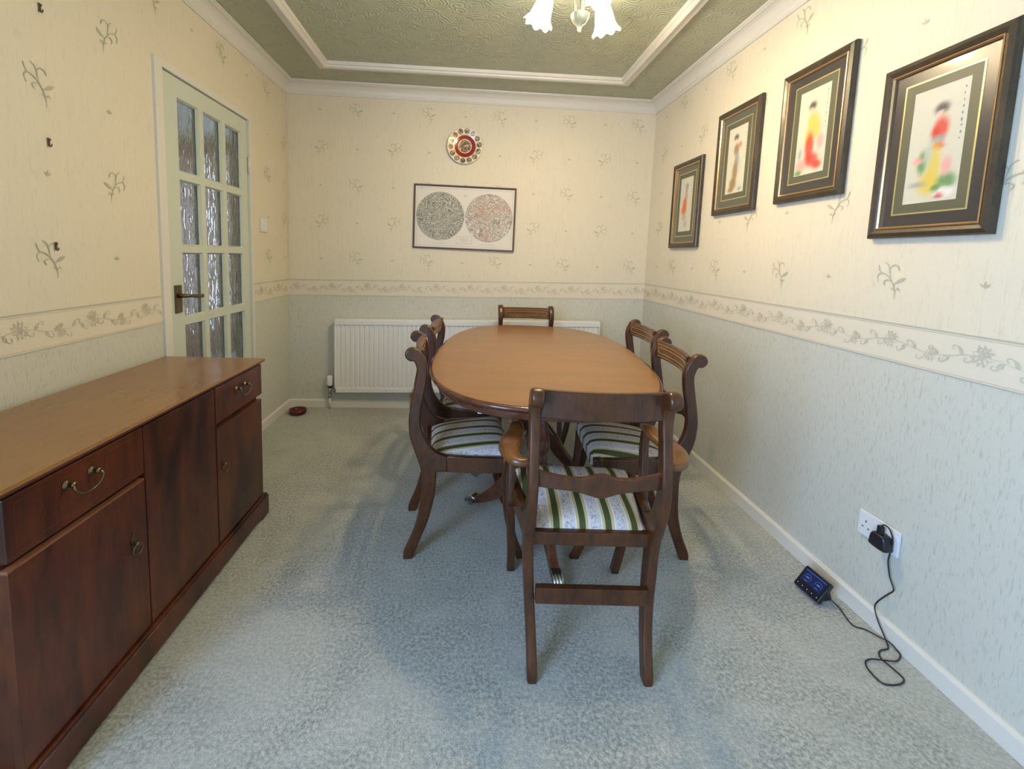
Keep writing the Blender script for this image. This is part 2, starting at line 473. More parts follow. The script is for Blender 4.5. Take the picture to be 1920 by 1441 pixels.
# moulding frame on the ceiling
mb = MB()
pr_ = [(0, H+.002), (0, H-.020), (.004, H-.026), (.034, H-.028), (.040, H-.034), (.050, H-.036), (.060, H-.030), (.062, H-.022), (.072, H-.018), (.075, H+.002)]
sweep_room(mb, pr_, [(.345, -.55, 1, 1), (.352, 3.085, 1, -1), (2.425, 3.10, -1, -1), (2.405, -.55, -1, 1)])
struct(mb.done('trim_2', M['white']))
# skirting boards
SK = [(0, .062), (.006, .062), (.014, .052), (.015, 0)]
def skirt(name, a, b, n):
    mb = MB(); V = [[mb.bm.verts.new((p[0]+n[0]*d, p[1]+n[1]*d, z)) for d, z in SK] for p in (a, b)]
    for k in range(3): mb.face([V[0][k], V[0][k+1], V[1][k+1], V[1][k]])
    struct(mb.done(name, M['white']))
skirt('baseboard_left', (0, AY1), (0, DL), (1, 0)); skirt('baseboard_left', (0, Y0), (0, AY0), (1, 0))
skirt('baseboard_back', (0, DL), (W, DR), (0, -1)); skirt('baseboard_right', (W, DR), (W, Y0), (-1, 0))

# door ------------------------------------------------------------
DY0, DY1, DZ = 2.074, 2.836, 1.985
door = bpy.data.objects.new('door_1', None); C.objects.link(door); door.location = (0, DY1, 0); struct(door)
def dl(p): return (p[0], p[1]-DY1, p[2])
mb = MB()
mb.box(dl((-.102, AY0-.001, 0)), dl((.012, DY0-.003, AZ+.001)))
mb.box(dl((-.102, DY1+.003, 0)), dl((.012, AY1+.001, AZ+.001)))
mb.box(dl((-.102, DY0-.003, DZ+.004)), dl((.012, DY1+.003, AZ+.001)))
mb.box(dl((-.060, DY0-.003, 0)), dl((-.044, DY0+.012, DZ+.004))); mb.box(dl((-.060, DY1-.012, 0)), dl((-.044, DY1+.003, DZ+.004)))
mb.done('door_frame', M['white'], door)
py = [(2.185, 2.352), (2.388, 2.560), (2.594, 2.768)]      # pane columns
pz = [(1.567, 1.900), (1.220, 1.530), (.875, 1.187), (.535, .838), (.200, .500)]
mb = MB(); xa, xb = -.042, -.003
ys = [DY0] + [v for p in py for v in p] + [DY1]; zs = sorted([0.006] + [v for p in pz for v in p] + [DZ])
ycuts = sorted(ys)
mb.box(dl((xa, DY0, .006)), dl((xb, py[0][0], DZ))); mb.box(dl((xa, py[2][1], .006)), dl((xb, DY1, DZ)))
mb.box(dl((xa, py[0][0], pz[0][1])), dl((xb, py[2][1], DZ))); mb.box(dl((xa, py[0][0], .006)), dl((xb, py[2][1], pz[4][0])))
for a, b in zip(pz, pz[1:]): mb.box(dl((xa, py[0][0], b[1])), dl((xb, py[2][1], a[0])))
for a, b in zip(py, py[1:]):
    for z0, z1 in pz: mb.box(dl((xa, a[1], z0)), dl((xb, b[0], z1)))
# bevelled glazing beads
for y0, y1 in py:
    for z0, z1 in pz:
        b_ = .008
        o_ = [(y0, z0), (y1, z0), (y1, z1), (y0, z1)]; i_ = [(y0+b_, z0+b_), (y1-b_, z0+b_), (y1-b_, z1-b_), (y0+b_, z1-b_)]
        vo = [mb.bm.verts.new(dl((xb, a, b))) for a, b in o_]; vi = [mb.bm.verts.new(dl((xb-.014, a, b))) for a, b in i_]
        for k in range(4): mb.face([vo[k], vo[(k+1) % 4], vi[(k+1) % 4], vi[k]])
mb.done('door_leaf', M['door_paint'], door)
for y0, y1 in py:
    for z0, z1 in pz:
        mb = MB(); mb.box(dl((-.026, y0+.001, z0+.001)), dl((-.020, y1-.001, z1-.001))); mb.done('glass_pane', M['glass'], door)
mb = MB(); mb.box(dl((-.003, 2.113, .905)), dl((.006, 2.157, 1.035)), bev=.002)
mb.lathe([(.010, 0), (.010, .03), (.008, .035)], dl((.004, 2.135, .985)), 14, axis='x')
hd = mb.done('handle_plate', M['brass_dark'], door)
mb = MB(); mb.tube([dl(p) for p in catmull([(.030, 2.135, .985), (.042, 2.145, .985), (.046, 2.175, .982), (.045, 2.215, .977), (.042, 2.255, .976)], 4)], [.008]*9+[.009]*4+[.010]*4, 10)
mb.done('door_handle', M['brass_dark'], door)
for z in (.22, 1.72):
    mb = MB(); mb.lathe([(.006, -.05), (.006, .05)], dl((.006, 2.838, z)), 10); mb.done('hinge', M['white'], door)

# hall beyond the door ---------------------------------------------
mb = MB()
mb.box((-1.9, .9, 0), (-1.8, 5.5, H)); mb.box((-1.9, .8, 0), (-.1, .9, H))
mb.box((-1.9, 5.4, 0), (-1.25, 5.5, H)); mb.box((-.30, 5.4, 0), (-.1, 5.5, H)); mb.box((-1.25, 5.4, 2.2), (-.30, 5.5, H))
mb.box((-.12, 3.43, 0), (-.02, 5.5, H))
struct(mb.done('wall_hall', M['paper_up']))
mb = MB(); mb.box((-1.9, .8, H), (-.1, 5.5, H+.08)); struct(mb.done('ceiling_hall', M['white']))
mb = MB()
mb.box((-1.25, 5.40, 0), (-1.15, 5.46, 2.2), bev=.004); mb.box((-.40, 5.40, 0), (-.30, 5.46, 2.2), bev=.004)
mb.box((-1.15, 5.40, 0), (-.40, 5.46, .30), bev=.004); mb.box((-1.15, 5.40, 2.08), (-.40, 5.46, 2.2), bev=.004)
struct(mb.done('door_2', M['white']))
hallwood = wood('hall_wood', (.20,.075,.022), (.36,.15,.05), .6, (1,1,.3), 8)
cup = thing('tall_cupboard', 'tall brown wooden cupboard seen blurred through the rippled door glass', 'cupboard', (-1.32, 4.2, 0))
mb = MB(); mb.box((-.42, -1.1, 0), (.0, .55, 2.12), bev=.006); mb.box((-.44, -1.12, 2.12), (.02, .57, 2.16), bev=.006)
mb.done('cupboard_body', hallwood, cup)
for a, b in ((-1.08, -.55), (-.53, -.01), (.01, .53)):
    mb = MB(); mb.box((.0, a, .08), (.018, b, 2.08), bev=.004); mb.box((.014, a+.07, .16), (.024, b-.07, 2.0), bev=.004); mb.done('cupboard_door', hallwood, cup)

# ------------------------------------------------------------------ sideboard
sb = thing('sideboard', 'long dark mahogany sideboard with brass handles against the left wall', 'sideboard', (.245, 1.42, 0))
def sl(p): return (p[0]-.245, p[1]-1.42, p[2])
X1 = .452; X0 = .035
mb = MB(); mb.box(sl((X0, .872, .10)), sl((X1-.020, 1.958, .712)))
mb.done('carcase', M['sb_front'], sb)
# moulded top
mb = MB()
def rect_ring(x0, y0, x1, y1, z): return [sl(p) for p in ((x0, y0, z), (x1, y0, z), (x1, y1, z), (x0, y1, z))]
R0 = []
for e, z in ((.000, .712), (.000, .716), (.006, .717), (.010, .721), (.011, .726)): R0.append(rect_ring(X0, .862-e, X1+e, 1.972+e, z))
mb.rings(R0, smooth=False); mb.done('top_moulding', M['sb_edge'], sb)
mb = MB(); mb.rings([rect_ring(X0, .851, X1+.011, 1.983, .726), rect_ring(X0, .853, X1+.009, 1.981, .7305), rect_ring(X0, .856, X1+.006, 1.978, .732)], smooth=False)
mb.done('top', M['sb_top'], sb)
def bail(parent, y, z, half):
    mb = MB()
    for s in (-1, 1):
        mb.lathe([(.011, 0), (.011, .002), (.006, .004), (.0045, .012), (.007, .014), (.007, .019), (.003, .022)], sl((X1, y+s*half, z)), 14, axis='x')
    mb.tube([sl(p) for p in catmull([(X1+.016, y-half, z), (X1+.024, y-half-.006, z-.008), (X1+.026, y-half+.004, z-.022), (X1+.024, y-half*.4, z-.032), (X1+.024, y+half*.4, z-.032), (X1+.026, y+half-.004, z-.022), (X1+.024, y+half+.006, z-.008), (X1+.016, y+half, z)], 5)], .0026, 8)
    mb.done('handle', M['brass_dark'], parent)
def ring_pull(parent, y, z):
    mb = MB()
    mb.prism(catmull([(-.007, -.02), (.007, -.02), (.006, 0), (.009, .012), (.004, .022), (0, .034), (-.004, .022), (-.009, .012), (-.006, 0)], 3, True), .003, lambda a, b, c: sl((X1+.0015+c, y+a, z+b+.012)), .0006)
    mb.lathe([(.006, 0), (.0045, .008), (.006, .012), (.003, .016)], sl((X1, y, z+.01)), 12, axis='x')
    mb.tube([sl((X1+.012+.003*math.sin(a), y+.014*math.sin(a), z-.006-.015*math.cos(a)+.0)) for a in [k*2*math.pi/20 for k in range(21)]], .0022, 8)
    mb.done('handle', M['brass_dark'], parent)
def panel(name, y0, y1, z0, z1, th=.020):
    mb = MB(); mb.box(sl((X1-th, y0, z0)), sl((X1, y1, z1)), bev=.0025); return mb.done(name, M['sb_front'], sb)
d1 = panel('drawer', .866, 1.243, .573, .708); bail(d1, 1.037, .668, .034)
d2 = panel('drawer', 1.606, 1.968, .573, .708); bail(d2, 1.785, .662, .034)
o1 = panel('door', .866, 1.243, .105, .552); ring_pull(o1, 1.190, .385)
o2 = panel('door', 1.247, 1.600, .105, .708)
o3 = panel('door', 1.606, 1.963, .105, .552); ring_pull(o3, 1.640, .395)
mb = MB(); mb.box(sl((X1-.018, .866, .552)), sl((X1-.001, 1.243, .558))); mb.done('door_edge', M['sb_light'], o1)
# inlay line panel on the near drawer
for d_, a, b in ((d1, .885, 1.225), (d2, 1.625, 1.95)):
    mb = MB()
    for lo, hi in (((a, .592), (b, .5935)), ((a, .690), (b, .6915)), ((a, .592), (a+.0015, .6915)), ((b-.0015, .592), (b, .6915))):
        mb.box(sl((X1-.001, lo[0], lo[1])), sl((X1+.0006, hi[0], hi[1])))
    mb.done('stringing', M['sb_edge'], d_)
# plinth with bracket feet
def plinth_outline(a, b):
    return [(a, 0), (a, .090), (b, .090), (b, 0), (b-.06, 0), (b-.075, .012), (b-.10, .016), (a+.10, .016), (a+.075, .012), (a+.06, 0)]
mb = MB(); mb.prism(plinth_outline(.850, 1.987), .02, lambda a, b, c: sl((X1+.004+c, a, b)), .003)
mb.prism([(.0, .0), (.0, .09), (X1-X0-.01, .09), (X1-X0-.01, 0), (X1-X0-.07, 0), (X1-X0-.1, .016), (.1, .016), (.07, 0)], .02, lambda a, b, c: sl((X0+a, 1.977+c, b)), .003)
mb.prism([(.0, .0), (.0, .09), (X1-X0-.01, .09), (X1-X0-.01, 0), (X1-X0-.07, 0), (X1-X0-.1, .016), (.1, .016), (.07, 0)], .02, lambda a, b, c: sl((X0+a, .860+c, b)), .003)
mb.box(sl((X0, .852, .088)), sl((X1+.008, 1.984, .100)), bev=.003)
mb.done('plinth', M['sb_front'], sb)

# ------------------------------------------------------------------ chairs
POST = [(.036,.855),(.009,.865),(-.010,.858),(-.019,.841),(-.013,.823),(.001,.813),(.015,.812),(.025,.790),(.027,.765),(.020,.719),(.011,.67),(.002,.617),(-.001,.574),(.007,.503),(.038,.416),(.050,.369),(.051,.307),(.041,.196),(.017,.106),(-.014,.031),(-.016,.0),
        (.018,.0),(.039,.053),(.077,.154),(.101,.255),(.108,.328),(.109,.374),(.150,.3735),(.150,.438),(.122,.446),(.096,.463),(.068,.498),(.049,.544),(.044,.590),(.048,.635),(.057,.690),(.065,.735),(.068,.777),(.065,.802),(.056,.826)]
def smooth_outline(P, sharp, n=3):
    """catmull through P but keep the listed indices sharp"""
    out = []; m = len(P)
    for i in range(m):
        a = P[i-1] if i not in sharp else P[i]; b = P[i]; c = P[(i+1) % m]; d = P[(i+2) % m] if (i+1) % m not in sharp else c
        for k in range(n):
            t_ = k/n; r = []
            for q in (0, 1):
                r.append(.5*((2*b[q])+(c[q]-a[q])*t_+(2*a[q]-5*b[q]+4*c[q]-d[q])*t_*t_+(3*b[q]-a[q]-3*c[q]+d[q])*t_**3))
            out.append(tuple(r))
    return out
POST_S = smooth_outline(POST, {20, 21, 26, 27, 28})
FLEG = smooth_outline([(.405,.437),(.400,.33),(.412,.2),(.438,.09),(.474,.0),(.439,.0),(.406,.09),(.380,.2),(.367,.33),(.367,.437)], {0, 4, 5, 9})
def half(f, z, fw):
    """half distance between the chair's sides at forward f, height z"""
    s = min(max(z/.40, 0), 1); s = s*s*(3-2*s)
    base = .168+.019*s
    return base + (fw-.187)*min(max((f-.10)/.28, 0), 1.05)
def make_chair(arm=False):
    fw = .222 if arm else .216
    root = thing('dining_armchair' if arm else 'dining_chair', 'x', 'chair')
    for s in (-1, 1):
        mb = MB(); mb.prism(POST_S, .030, lambda a, b, c: (s*half(a, b, fw)+c*(1+.20*min(max((b-.72)/.08, 0), 1)), a, b), .0065); mb.done('back_post', M['chair'], root)
        mb = MB(); mb.prism(FLEG, .030, lambda a, b, c: (s*half(a, b, fw)+c, a, b), .005); mb.done('front_leg', M['chair'], root)
        mb = MB(); mb.prism([(.149,.3735),(.26,.371),(.372,.3735),(.372,.4365),(.30,.4345),(.22,.4345),(.149,.438)], .026, lambda a, b, c: (s*half(a, b, fw)+c, a, b), .003); mb.done('side_rail', M['chair'], root)
    # seat rails
    mb = MB(); mb.box((-half(.40, .4, fw)+.012, .370, .3745), (half(.40, .4, fw)-.012, .396, .436), bev=.003); mb.done('front_rail', M['chair'], root)
    mb = MB(); mb.box((-.176, .066, .370), (.176, .092, .411), bev=.003); mb.done('rear_rail', M['chair'], root)
    # curved boards between the posts
    def board(name, zlo, zhi, fline, t_, bow, n=24, mats=M['chair'], hw=.176):
        mb = MB(); rs = []
        for k in range(n+1):
            u = -1+2*k/n; x = u*hw; by = -bow*(1-u*u)
            z0, z1 = zlo(u), zhi(u)
            f0, f1 = fline(z0)+by, fline(z1)+by
            e = min(.004, t_*.3)
            rs.append([(x, f0-t_/2+e, z0), (x, f0+t_/2-e, z0), (x, f0+t_/2, z0+e), (x, f1+t_/2, z1-e), (x, f1+t_/2-e, z1), (x, f1-t_/2+e, z1), (x, f1-t_/2, z1-e), (x, f0-t_/2, z0+e)])
        mb.rings(rs, smooth=False); return mb.done(name, mats, root)
    ftop = lambda z: .020+(z-.77)*.17 if z < .82 else .0285-(z-.82)*.1
    fb = lambda z: .042+(z-.77)*.05
    tr = board('top_rail', lambda u: .7715, lambda u: .8515, fb, .020, .020)
    # veneered face and inlay on the sitter's side
    def face_pt(u, z, off=.0): 
        return (u*.176, fb(z)-.020*(1-u*u)+.010+off, z)
    mb = MB(); n = 24
    V = [[mb.bm.verts.new(face_pt(-.93+1.86*k/n, z, .0006)) for k in range(n+1)] for z in (.7765, .8465)]
    for k in range(n): mb.face([V[0][k], V[0][k+1], V[1][k+1], V[1][k]])
    mb.done('veneer', M['rail_face'], tr, recalc=False)
    mb = MB()
    def loop(h, e, zc):
        pts = []
        for cx, a0 in ((e-h*.16, -90), (-(e-h*.16), 90)):
            for k in range(7):
                a = math.radians(a0+180*k/6)
                pts.append((cx+math.cos(a)*h/.176*.8, zc+math.sin(a)*h))
        q = []
        for i in range(len(pts)):
            A, B = pts[i], pts[(i+1) % len(pts)]
            m_ = 14 if abs(A[0]-B[0]) > .3 else 1
            for k in range(m_): q.append((A[0]+(B[0]-A[0])*k/m_, A[1]+(B[1]-A[1])*k/m_))
        return q
    L_ = loop(.013, .80, .810); L2 = loop(.0155, .82, .810)
    L_ = [face_pt(u, z, .0010) for u, z in L_]; mb.tube(L_+[L_[0]], .0009, 5)
    for zz in (.838, .782): mb.tube([face_pt(-.92+1.84*k/16, zz, .0008) for k in range(17)], .0007, 5)
    mb.done('inlay', M['inlay'], tr)
    board('cross_rail', lambda u: .576-.016*math.exp(-(u/.34)**2*2)+.003*u*u, lambda u: .616+.014*math.exp(-(u/.28)**2*2)+.013*u**4, lambda z: .022, .016, .022)
    # rear stretcher
    if arm:
        mb = MB(); mb.box((-.163, .028, .212), (.163, .050, .262), bev=.003); mb.done('stretcher', M['chair'], root)
    # drop-in seat
    mb = MB(); nx, ny = 22, 22; y0, y1 = .086, .410
    top = []
    for j in range(ny+1):
        v_ = j/ny; y = y0+(y1-y0)*v_; hw = half(y, .4, fw)-.016; row = []
        for i in range(nx+1):
            u = -1+2*i/nx; r = (1-abs(u)**5)*(1-abs(2*v_-1)**5)
            row.append(mb.bm.verts.new((u*hw, y, .410+.028*v_+.030*r**.55+.010*(1-u*u)*(1-(2*v_-1)**2))))
        top.append(row)
    for j in range(ny):
        for i in range(nx): mb.face([top[j][i], top[j][i+1], top[j+1][i+1], top[j+1][i]], 0, True)
    rim = top[0][:] + [top[j][nx] for j in range(1, ny+1)] + top[ny][:nx][::-1] + [top[j][0] for j in range(ny-1, 0, -1)]
    low = [mb.bm.verts.new((v.co.x*.99, v.co.y, .400)) for v in rim]
    for k in range(len(rim)): mb.face([rim[k], low[k], low[(k+1) % len(rim)], rim[(k+1) % len(rim)]])
    mb.face(low)
    mb.done('seat', M['fabric'], root)
    if arm:
        for s in (-1, 1):
            # scrolled arm in plan, dipping down to the front support
            path = catmull([(s*.190, .044, .640), (s*.222, .040, .640), (s*.244, .062, .643), (s*.252, .105, .648), (s*.243, .155, .653), (s*.226, .205, .660), (s*.222, .255, .664), (s*.230, .300, .652)], 5)
            wds = [.016, .019, .025, .032, .033, .027, .021, .022]
            mb = MB(); rs = []; n = len(path)
            for i, p in enumerate(path):
                t_ = (path[min(i+1, n-1)]-path[max(i-1, 0)]).normalized(); sd = Vector((t_.y, -t_.x, 0)).normalized()
                f = i/(n-1)*7; k = min(int(f), 6); w_ = wds[k]+(wds[k+1]-wds[k])*(f-k)
                th = .0115
                ring = []
                for q in range(12):
                    a = 2*math.pi*q/12; ca, sa = math.cos(a), math.sin(a)
                    ring.append(p + sd*(w_*abs(ca)**.75*(1 if ca > 0 else -1)) + Vector((0, 0, 1))*(th*abs(sa)**.45*(1 if sa > 0 else -1)))
                rs.append(ring)
            mb.rings(rs); ar = mb.done('arm', M['chair'], root)
            tag(ar, 'worn golden-brown scrolled arm')
            ar.data.materials[0] = M['arm']
            # support: curves from the arm's front end down to the side rail
            out = smooth_outline([(.276,.655),(.302,.655),(.316,.600),(.314,.545),(.306,.490),(.300,.440),(.294,.375),(.256,.375),(.262,.440),(.272,.495),(.280,.550),(.284,.600)], {0, 1, 6, 7})
            mb = MB(); mb.prism(out, .026, lambda a, b, c: (s*(half(.30, .4, fw)+.016)+c, a, b), .006); mb.done('arm_support', M['chair'], root)
    return root
M['arm'] = wood('worn_arm_mahogany', (.095,.034,.008), (.19,.072,.015), .3, (1,1,1), 12, coat=.35)

carver = make_chair(True)
carver['label'] = 'mahogany armchair with striped seat, nearest the camera, its back turned to us'
carver.location = (1.741, 1.145, 0); carver.rotation_euler = (0, 0, math.radians(-2.5)); carver['group'] = 'dining chairs round the table'
side = make_chair(False)
D = math.radians
spots = [((1.134, 1.842), -86, 'mahogany dining chair on the left of the table, nearer one of the two'),
         ((1.156, 2.405), -94, 'mahogany dining chair on the left of the table, farther one of the two'),
         ((2.296, 1.830), 85, 'mahogany dining chair on the right of the table, nearer one of the two'),
         ((2.405, 2.43), 90, 'mahogany dining chair on the right of the table, farther one of the two'),
         ((1.800, 3.235), 180, 'mahogany dining chair at the far end of the table before the radiator')]
for i, (p, a, lab) in enumerate(spots):
    o = side if i == 0 else copy_tree(side)
    o.location = (p[0], p[1], 0); o.rotation_euler = (0, 0, D(a)); o['label'] = lab; o['group'] = 'dining chairs round the table'

# ------------------------------------------------------------------ table
TC = (1.722, 2.162); TA, TB, TN_ = .850, .500, 2.7; TR = -.105
tb = thing('dining_table', 'oval mahogany pedestal dining table with polished brown top', 'table', (TC[0], TC[1], 0), TR)
def oval(d, z, n=96):
    r = []
    for k in range(n):
        a = 2*math.pi*k/n; c_, s_ = math.cos(a), math.sin(a)
        r.append(((TB-d)*math.copysign(abs(c_)**(2/TN_), c_), (TA-d)*math.copysign(abs(s_)**(2/TN_), s_), z))
    return r
mb = MB(); mb.rings([oval(.030, .7485), oval(.0295, .750), oval(.0295, .750)]); mb.rings([oval(.030, .7502), oval(.012, .7500)][:2], cap=False)
tt = mb.done('tabletop', M['table_top'], tb)
mb = MB()
mb.rings([oval(.020, .7496), oval(.012, .7494), oval(.004, .747), oval(.0, .742), oval(.001, .737), oval(.006, .733), (oval(.012, .731)), oval(.013, .727), oval(.020, .724)], cap=True)
mb.done('moulded_edge', M['table_edge'], tb)
mb = MB(); mb.rings([oval(.024, .726), oval(.024, .703), oval(.030, .699), oval(.045, .699), oval(.045, .715)], cap=False)
mb.done('apron', M['table_edge'], tb)
mb = MB(); mb.box((-.34, -.60, .700), (.34, .60, .724)); mb.done('bearer', M['table_edge'], tb)
mb = MB(); mb.box((-.008, -.006, .0), (.008, .006, .016), bev=.002); cl = mb.done('clip', M['clip'], tb); cl.location = (-.235, -.735, .684); tag(cl, 'small white clip under the table edge')
def pedestal(y, sgn):
    mb = MB()
    prof = [(.055,.700),(.055,.680),(.034,.665),(.030,.640),(.036,.630),(.036,.620),(.028,.612),(.030,.560),(.036,.500),(.046,.450),(.052,.410),(.048,.380),(.036,.360),(.044,.350),(.044,.338),(.034,.330),(.050,.310),(.054,.270),(.050,.235),(.030,.215),(.012,.205)]
    mb.lathe(prof[::-1], (0, y, 0), 24); mb.done('pedestal', M['table_edge'], tb)
    for a in (-79 if sgn < 0 else -90, 30, 150):
        ang = math.radians(a if sgn < 0 else -a)
        ax, ay = math.cos(ang), math.sin(ang)
        mb = MB()
        out = smooth_outline([(.03,.300),(.08,.292),(.15,.235),(.22,.150),(.29,.080),(.335,.052),(.333,.022),(.28,.040),(.20,.085),(.13,.145),(.08,.195),(.03,.235)], {0, 5, 6, 11})
        mb.prism(out, .036, lambda u, z, c: (ax*u-ay*c, y+ay*u+ax*c, z), .005)
        lg = mb.done('leg', M['table_edge'], tb)
        mb = MB()
        for q in (-1, 0, 1):
            mb.tube([(ax*u-ay*q*.012, y+ay*u+ax*q*.012, z) for u, z in ((.312, .048), (.335, .050), (.356, .043), (.370, .028), (.376, .020))], [.011, .0135, .012, .010, .007], 8)
        mb.lathe([(.013, -.006), (.013, .006)], (ax*.352, y+ay*.352, .013), 12, axis='x' if abs(ax) < .5 else 'y')
        mb.done('paw_castor', M['castor'], lg)
pedestal(-.315, -1); pedestal(.315, 1)

# ------------------------------------------------------------------ radiator
rd = thing('radiator', 'white ribbed panel radiator on the back wall behind the table', 'radiator', (1.385, yb(1.385)-.06, 0))
rx0, rx1 = .365-1.385, 2.408-1.385; rz0, rz1 = .137, .706
def rs_(x): return (x-rx0)*.0155
mb = MB(); n = 56; pr_ = []
xs = []
for k in range(n):
    x = rx0+.012+(rx1-rx0-.024)*k/n; p = (rx1-rx0-.024)/n
    for q, d in ((0, .0), (.62, .0), (.72, .006), (.90, .006)): xs.append((x+q*p, d))
V = []
for x, d in xs: V.append([mb.bm.verts.new((x, -.028+d, z+rs_(x))) for z in (rz0+.035, rz0+.042, rz1-.050, rz1-.043)])
V2 = [[mb.bm.verts.new((x, -.028 if z in (0, 3) else -.028+d, zz+rs_(x))) for z, zz in enumerate((rz0+.035, rz0+.042, rz1-.050, rz1-.043))] for x, d in xs]
for a, b in zip(V2, V2[1:]):
    for k in range(3): mb.face([a[k], b[k], b[k+1], a[k+1]])
for v in V:
    for q in v: mb.bm.verts.remove(q)
mb.done('ribbed_panel', M['rad'], rd, recalc=False)
def sbox(mb, x0, x1, y0, y1, z0, z1, bev=.003):
    n0 = len(mb.bm.verts); mb.box((x0, y0, z0), (x1, y1, z1), bev=bev)
    mb.bm.verts.ensure_lookup_table()
    for v in mb.bm.verts[n0:]: v.co.z += rs_(v.co.x)
mb = MB(); sbox(mb, rx0, rx1, -.034, .034, rz1-.044, rz1, .006); mb.done('top_grille', M['rad'], rd)
mb = MB(); sbox(mb, rx0, rx1, -.031, -.018, rz0, rz0+.036); sbox(mb, rx0, rx0+.012, -.031, .034, rz0, rz1-.044); sbox(mb, rx1-.012, rx1, -.031, .034, rz0, rz1-.044)
sbox(mb, rx0+.01, rx1-.01, -.018, .010, rz0+.004, rz1-.044); mb.done('body', M['rad'], rd)
mb = MB(); vx = .322-1.385
mb.lathe([(.012,.176),(.022,.184),(.024,.200),(.024,.252),(.020,.262)], (vx, 0, 0), 16); vh = mb.done('thermostatic_valve', M['plastic'], rd)
mb = MB(); mb.lathe([(.016,.168),(.023,.180),(.023,.186)], (vx, 0, 0), 16); mb.done('valve_collar', M['black'], vh)
mb = MB(); mb.lathe([(.009,.085),(.012,.090),(.012,.110),(.008,.115),(.011,.120),(.011,.168)], (vx, 0, 0), 14)
mb.tube([(vx, 0, .150), (rx0+.005, 0, .150)], .009, 10); mb.done('valve_body', M['castor'], rd)
mb = MB(); mb.tube([(vx, 0, .0), (vx, 0, .09)], .0085, 12); mb.done('pipe', M['white'], rd)

# ------------------------------------------------------------------ wall pictures
def rect_frame(mb, fn, w, h, prof, mi=0):
    """prof: list of (inset, height) from the outer edge"""
    rs = [[fn(sx*(w/2-a), sz*(h/2-a), d) for sx, sz in ((-1,-1),(1,-1),(1,1),(-1,1))] for a, d in prof]
    mb.rings(rs, mi, True, False, False)
def art_mesh(name, fn, w, h, seed, mats_col, parent, n=(20, 44), figure=None):
    nx, ny = n; me = bpy.data.meshes.new(name); vs, fs, cols = [], [], []
    for j in range(ny+1):
        for i in range(nx+1):
            u, v = i/nx, j/ny; vs.append(fn((u-.5)*w, (v-.5)*h, 0)); cols.append(figure(u, v))
    for j in range(ny):
        for i in range(nx): a = j*(nx+1)+i; fs.append((a, a+1, a+nx+2, a+nx+1))
    me.from_pydata(vs, [], fs); ca = me.color_attributes.new('print', 'FLOAT_COLOR', 'POINT')
    for i, c_ in enumerate(cols): ca.data[i].color = (*c_, 1)
    me.materials.append(mats_col); o = bpy.data.objects.new(name, me); C.objects.link(o); o.parent = parent; return o
m = mat('printed_picture', (.8,.8,.7), .45); t = NT(m); at_ = t.n('ShaderNodeAttribute', attribute_name='print'); t.color(at_.outputs['Color']); m.node_tree.nodes['Principled BSDF'].inputs['Specular IOR Level'].default_value = .25; M['print'] = m
def blob(u, v, cx, cy, rx, ry, soft=.35):
    d = math.sqrt(((u-cx)/rx)**2+((v-cy)/ry)**2); return max(0, min(1, (1+soft-d)/(2*soft)))
CREAM = (.62,.60,.49); RED = (.62,.05,.03); YEL = (.66,.52,.10); BLK = (.06,.05,.05); GRN = (.12,.28,.08); GREY = (.30,.33,.34); BRN = (.30,.19,.08); PNK = (.72,.36,.34); ORG = (.66,.14,.05); SKN = (.70,.56,.44)
FIGS = [
 [(.55,.80,.13,.05,BLK),(.53,.755,.07,.03,SKN),(.57,.63,.14,.10,RED),(.48,.60,.08,.05,RED),(.54,.54,.12,.035,GREY),(.55,.48,.12,.03,RED),(.52,.30,.12,.20,YEL),(.45,.17,.20,.10,YEL),(.30,.36,.09,.10,GRN),(.78,.17,.16,.07,GRN),(.40,.42,.07,.10,(.45,.52,.42)),(.75,.30,.08,.08,PNK),(.22,.38,.10,.03,PNK),(.75,.08,.18,.045,(.8,.76,.72)),(.68,.05,.08,.022,RED),(.25,.17,.2,.015,GREY),(.60,.12,.08,.03,GRN)],
 [(.45,.80,.12,.05,BLK),(.43,.75,.07,.03,SKN),(.50,.62,.17,.10,YEL),(.62,.52,.14,.12,YEL),(.38,.45,.10,.12,YEL),(.45,.33,.14,.16,RED),(.55,.17,.22,.08,RED),(.75,.10,.15,.05,RED),(.22,.12,.16,.07,PNK),(.80,.36,.10,.08,PNK),(.14,.04,.12,.03,GRN),(.15,.26,.05,.06,GREY)],
 [(.42,.84,.12,.05,BLK),(.42,.79,.07,.03,SKN),(.47,.66,.14,.09,BRN),(.52,.50,.12,.12,GREY),(.47,.33,.14,.14,BRN),(.40,.15,.18,.09,(.28,.18,.07)),(.30,.06,.14,.04,BRN),(.66,.72,.07,.04,ORG),(.70,.40,.06,.10,(.5,.52,.44)),(.78,.06,.08,.03,GREY)],
 [(.52,.84,.12,.05,GREY),(.50,.76,.08,.05,(.40,.30,.24)),(.50,.66,.12,.07,(.48,.36,.30)),(.42,.52,.16,.10,ORG),(.38,.40,.20,.09,ORG),(.42,.27,.15,.07,(.5,.4,.34)),(.55,.14,.14,.06,(.45,.42,.38))]]
def figfn(k):
    def f(u, v):
        c_ = list(CREAM)
        for cx, cy, rx, ry, col in FIGS[k]:
            b = blob(u, v, cx, cy, rx, ry)*.9
            c_ = [a*(1-b)+q*b for a, q in zip(c_, col)]
        return tuple(c_)
    return f
FR = [(1.3204, 1.6020, 'framed print of a figure in red and yellow, largest and nearest of four'), (1.8274, 1.7783, 'framed print of a figure in yellow and red robe, between two others'),
      (2.3444, 1.7710, 'framed print of a figure in brown with grey, second from the far corner'), (2.8617, 1.5957, 'framed print of a figure in orange, smallest-looking, nearest the corner')]
